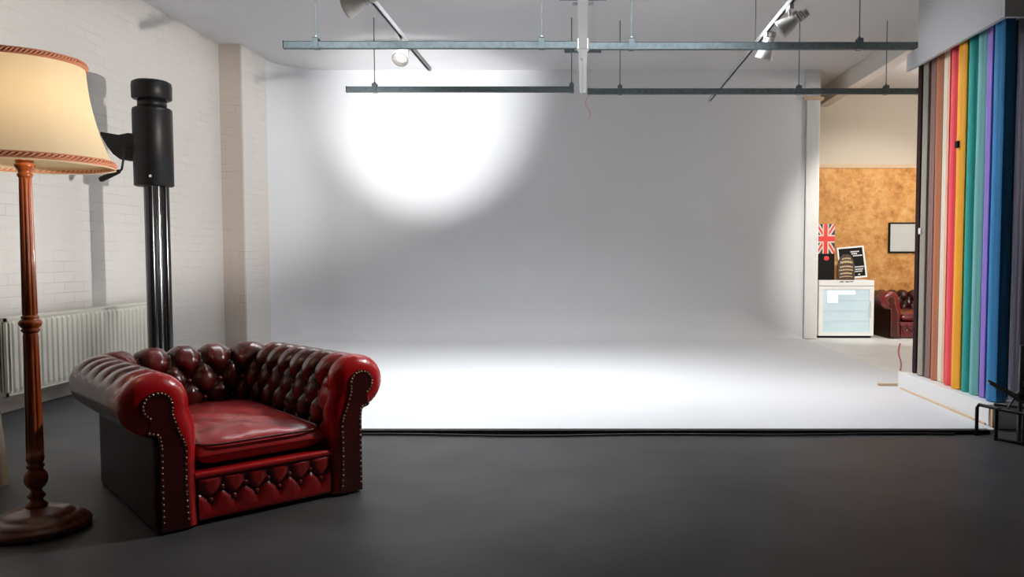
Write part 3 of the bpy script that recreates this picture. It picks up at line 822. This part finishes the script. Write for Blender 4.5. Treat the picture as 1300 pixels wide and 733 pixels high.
# ------------------------------------------------------------- passage things
FY = 10.98
F = thing('glass_door_fridge', 'white under-counter fridge with a glass door', 'fridge', (3.68, FY, .014))
m = MB(); m.box(-.385, .385, .05, .62, .03, .812); m.build('cabinet', M_white, F, bevel=.008)
m = MB(); m.box(-.385, .385, 0, .045, .735, .812); hd = m.build('control_strip', M_white, F, bevel=.005)
m = MB(); m.box(-.10, -.045, -.003, 0, .785, .797); m.box(-.02, .03, -.003, 0, .785, .797); m.box(.04, .09, -.003, 0, .788, .798); m.build('printed_marks', M_slot, hd)
m = MB()
m.box(-.385, -.325, 0, .04, .035, .73); m.box(.325, .385, 0, .04, .035, .73); m.box(-.325, .325, 0, .04, .035, .085); m.box(-.325, .325, 0, .04, .685, .73)
dr = m.build('door', M_white, F)
gl = mat('fridge_glass', (.50,.63,.68), .06, spec=.9, emit=((.55,.72,.80), .22), var=(2.5, (.60,.72,.76), .3, .7))  # faint glow put into the opaque pane
m = MB(); m.box(-.325, .325, .012, .018, .085, .685); m.build('glass_pane', gl, dr)
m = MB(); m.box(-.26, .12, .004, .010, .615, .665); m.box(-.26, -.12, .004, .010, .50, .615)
m.build('glass_highlight', mat('fridge_highlight', (.95,.97,1), .3, emit=((1,1,1), .6)), F)  # emissive strips added as the white highlight on the glass
m = MB()
for z in (.24, .385, .53): m.box(-.322, .322, .006, .012, z, z+.006)
m.build('shelf', mat('wire_shelf', (.66,.76,.80), .4), F)
m = MB(); m.box(-.37, .37, .06, .60, 0, .03); m.build('plinth', M_slot, F)
m = MB(); m.box(.338, .352, -.022, 0, .30, .52); m.build('door_handle', M_white, dr)

FT = .014+.812
# black box with a flag panel box on top
B1 = thing('black_canister', 'black box with a small red lips mark, on the left of the fridge', 'box', (3.43, FY+.25, FT))
m = MB(); m.box(-.13, .13, -.08, .10, 0, .37); m.build('body', M_slot, B1, bevel=.006)
m = MB(); Mx = Matrix.Translation((.015, -.0815, .305)) @ Matrix.Rotation(pi/2, 4, 'X')
m.lathe([(.0, .0015), (.03, 0)], 24, Mx, rad=lambda a, i: 1+.25*abs(cos(a))); m.build('lips_mark', mat('lips_red', (.75,.03,.03), .4), B1)
B2 = thing('flag_tin', 'tin printed with the Union Jack, on top of the black box', 'tin', (3.43, FY+.25, FT+.37))
FW, FH = .13, .42
navy = mat('flag_navy', (.012,.013,.035), .5); fred = mat('flag_red', (.72,.022,.012), .5); fwh = mat('flag_white', (.70,.60,.50), .5)
m = MB(); m.box(-FW, FW, -.075, .075, 0, FH); m.build('body', navy, B2, bevel=.004)
def clip_strip(cx, cz, ang, w, y):
    """strip through the flag centre clipped to the panel"""
    bm = bmesh.new(); d = Vector((cos(ang), 0, sin(ang))); nn = Vector((-d.z, 0, d.x))
    P = [Vector((cx, y, cz))+d*s*1+nn*t*w for s, t in ((-1, -1), (1, -1), (1, 1), (-1, 1))]
    bm.faces.new([bm.verts.new(p) for p in P])
    for co, no in (((-FW+.001, 0, 0), (-1, 0, 0)), ((FW-.001, 0, 0), (1, 0, 0)), ((0, 0, .001), (0, 0, -1)), ((0, 0, FH-.001), (0, 0, 1))):
        bmesh.ops.bisect_plane(bm, geom=bm.verts[:]+bm.edges[:]+bm.faces[:], plane_co=co, plane_no=no, clear_outer=True)
    vs = [tuple(v.co) for v in bm.verts]; bm.verts.index_update(); fs = [tuple(v.index for v in f.verts) for f in bm.faces]; bm.free(); return vs, fs
a1 = math.atan2(FH, 2*FW)
wm, rm = MB(), MB()
for a in (a1, -a1): wm.add(*clip_strip(0, FH/2, a, .034, -.0765)); rm.add(*clip_strip(0, FH/2, a, .013, -.0775))
wm.box(-.043, .043, -.0784, -.0765, .001, FH-.001); wm.box(-FW+.001, FW-.001, -.0785, -.0765, FH/2-.055, FH/2+.055)
rm.box(-.026, .026, -.0805, -.0786, .001, FH-.001); rm.box(-FW+.001, FW-.001, -.0800, -.0786, FH/2-.036, FH/2+.036)
wm.build('white_cross', fwh, B2); rm.build('red_cross', fred, B2)
# letter board leaning back
LB = thing('letter_board', 'black letter board in a white frame, leaning at the back of the fridge', 'letter board', (3.90, FY+.36, FT+.018))
LB.rotation_euler = (radians(-9), radians(-5), 0)
m = MB(); m.box(-.175, .175, 0, .015, .02, .44); m.build('felt_panel', M_slot, LB)
m = MB(); m.box(-.195, -.172, -.012, .02, 0, .46); m.box(.172, .195, -.012, .02, 0, .46); m.box(-.172, .172, -.012, .02, 0, .022); m.box(-.172, .172, -.012, .02, .438, .46)
m.build('frame', M_white, LB)
random.seed(3)
for z, xa, xb in ((.375, .0, .12), (.345, .01, .09), (.315, .03, .15), (.15, .02, .16), (.115, .0, .15), (.085, .01, .14), (.04, .07, .10)):
    x = xa; m = MB()
    while x < xb: 
        w = .008+.007*random.random(); m.box(x, x+w, -.003, 0, z, z+.018); x += w+.005
    m.build('text_line', M_white, LB)
# arched brown sign with cream bands
pr_ = [(-.115, 0), (.115, 0), (.125, .08), (.12, .20), (.105, .27), (.07, .33), (.03, .36), (-.03, .36), (-.07, .33), (-.105, .27), (-.12, .20), (-.125, .08)]
AS = thing('arched_sign', 'small arched brown sign with cream lettered bands, in front of the letter board', 'sign', (3.71, FY+.12, FT))
m = MB(); k = len(pr_)
m.add([(x, 0, z) for x, z in pr_]+[(x, .03, z) for x, z in pr_], [tuple(range(k)), tuple(range(k, 2*k))[::-1]]+[(i, (i+1) % k, k+(i+1) % k, k+i) for i in range(k)])
m.build('board', wood_mat('sign_brown', (.10,.045,.02), (.04,.02,.01), .5), AS)
M_cream = mat('sign_cream', (.62,.48,.28), .5)
for z, w, h in ((.035, .09, .012), (.075, .085, .022), (.125, .10, .020), (.17, .09, .022), (.23, .085, .03), (.285, .06, .02)):
    x = -w; m = MB()
    while x < w-.005:
        q = .012+.016*random.random(); m.box(x, min(w, x+q), -.004, 0, z+.012*(1-(x/w)**2), z+h+.012*(1-(x/w)**2)); x += q+.005
    m.build('cream_lettering', M_cream, AS)
# framed whiteboard on the chipboard
WB = thing('framed_board', 'black-framed white board hanging on the chipboard panelling', 'board', (5.03, YO-.05, 1.21))
m = MB(); m.box(-.27, .27, 0, .02, .015, .455); m.build('panel', mat('board_white', (.66,.68,.66), .3), WB)
m = MB(); m.box(-.285, -.262, -.01, .028, 0, .47); m.box(.262, .285, -.01, .028, 0, .47); m.box(-.262, .262, -.01, .028, 0, .022); m.box(-.262, .262, -.01, .028, .448, .47)
m.build('frame', M_slot, WB)

# ---------------------------------------------------------------------- lights
def light(kind, name, loc, energy, target=None, color=(1,1,1), **k):
    d = bpy.data.lights.new(name, kind); d.energy = energy; d.color = color
    for a, b in k.items(): setattr(d, a, b)
    o = bpy.data.objects.new(name, d); C.objects.link(o); o.location = loc
    if target: o.rotation_euler = (Vector(target)-Vector(loc)).to_track_quat('-Z', 'Y').to_euler()
    return o
ks = light('SPOT', 'key_strobe', (3.75, 2.70, 1.25), 1900, (-4.3, 6.9, 2.13), (1,.965,.92), spot_size=radians(62), spot_blend=.65, shadow_soft_size=.05)
ks.scale = (1, .32, 1)          # squashed cone, shaped to leave the lower wall dark
light('AREA', 'cove_softbox', (-.6, 6.75, 3.66), 168, (-.6, 7.3, 0), (.95,.975,1), shape='RECTANGLE', size=4.0, size_y=1.6, spread=radians(110))
light('SPOT', 'added_wall_wash', (-2.30, 5.45, .40), 2000, (-2.12, 10.88, 3.22), (1,1,1), spot_size=radians(33), spot_blend=1, shadow_soft_size=.05)  # unseen light added behind the armchair for the wall hot spot
light('SPOT', 'armchair_fill', (1.7, 4.9, 3.3), 520, (-1.15, 3.95, .4), (1,.97,.94), spot_size=radians(54), spot_blend=1, shadow_soft_size=.12)  # unseen fill added to brighten the chair and floor beside it
light('SPOT', 'passage_fill', (4.45, 7.4, 2.65), 460, (4.30, 11.6, 1.15), (1,.95,.88), spot_size=radians(54), spot_blend=.5, shadow_soft_size=.08)  # added fill hidden behind the rack, brightens fridge and panelling
light('POINT', 'passage_ceiling_fill', (5.2, 9.8, 3.2), 75, None, (1,.95,.88), shadow_soft_size=.2)  # added point fill without a fitting, lifts the passage walls
light('AREA', 'rack_fill', (.6, 6.9, 3.3), 15, (2.8, 5.9, 1.2), (.97,.98,1), shape='SQUARE', size=.4, spread=radians(80))  # unseen fill added to brighten the paper rolls
light('POINT', 'lamp_bulb_light', (LX, LY, 1.80), 4.6, None, (1,.78,.52), shadow_soft_size=.05)
w = bpy.data.worlds.new('dim_room'); w.use_nodes = True; bpy.context.scene.world = w
w.node_tree.nodes['Background'].inputs[0].default_value = (.8,.85,1,1); w.node_tree.nodes['Background'].inputs[1].default_value = .004

# ---------------------------------------------------------------------- camera
cd = bpy.data.cameras.new('camera'); cam = bpy.data.objects.new('camera', cd); C.objects.link(cam)
cam.location = (0, 0, 1.2); cam.rotation_euler = (pi/2-atan(.051), 0, 0)
cd.sensor_width = 36; cd.lens = 1000/1300*36; cd.shift_x = -(740-650)/1300; cd.shift_y = (373-366.5)/1300
cd.clip_end = 60
bpy.context.scene.camera = cam
vs = bpy.context.scene.view_settings
vs.view_transform = 'Standard'; vs.look = 'None'; vs.exposure = 0; vs.gamma = 1
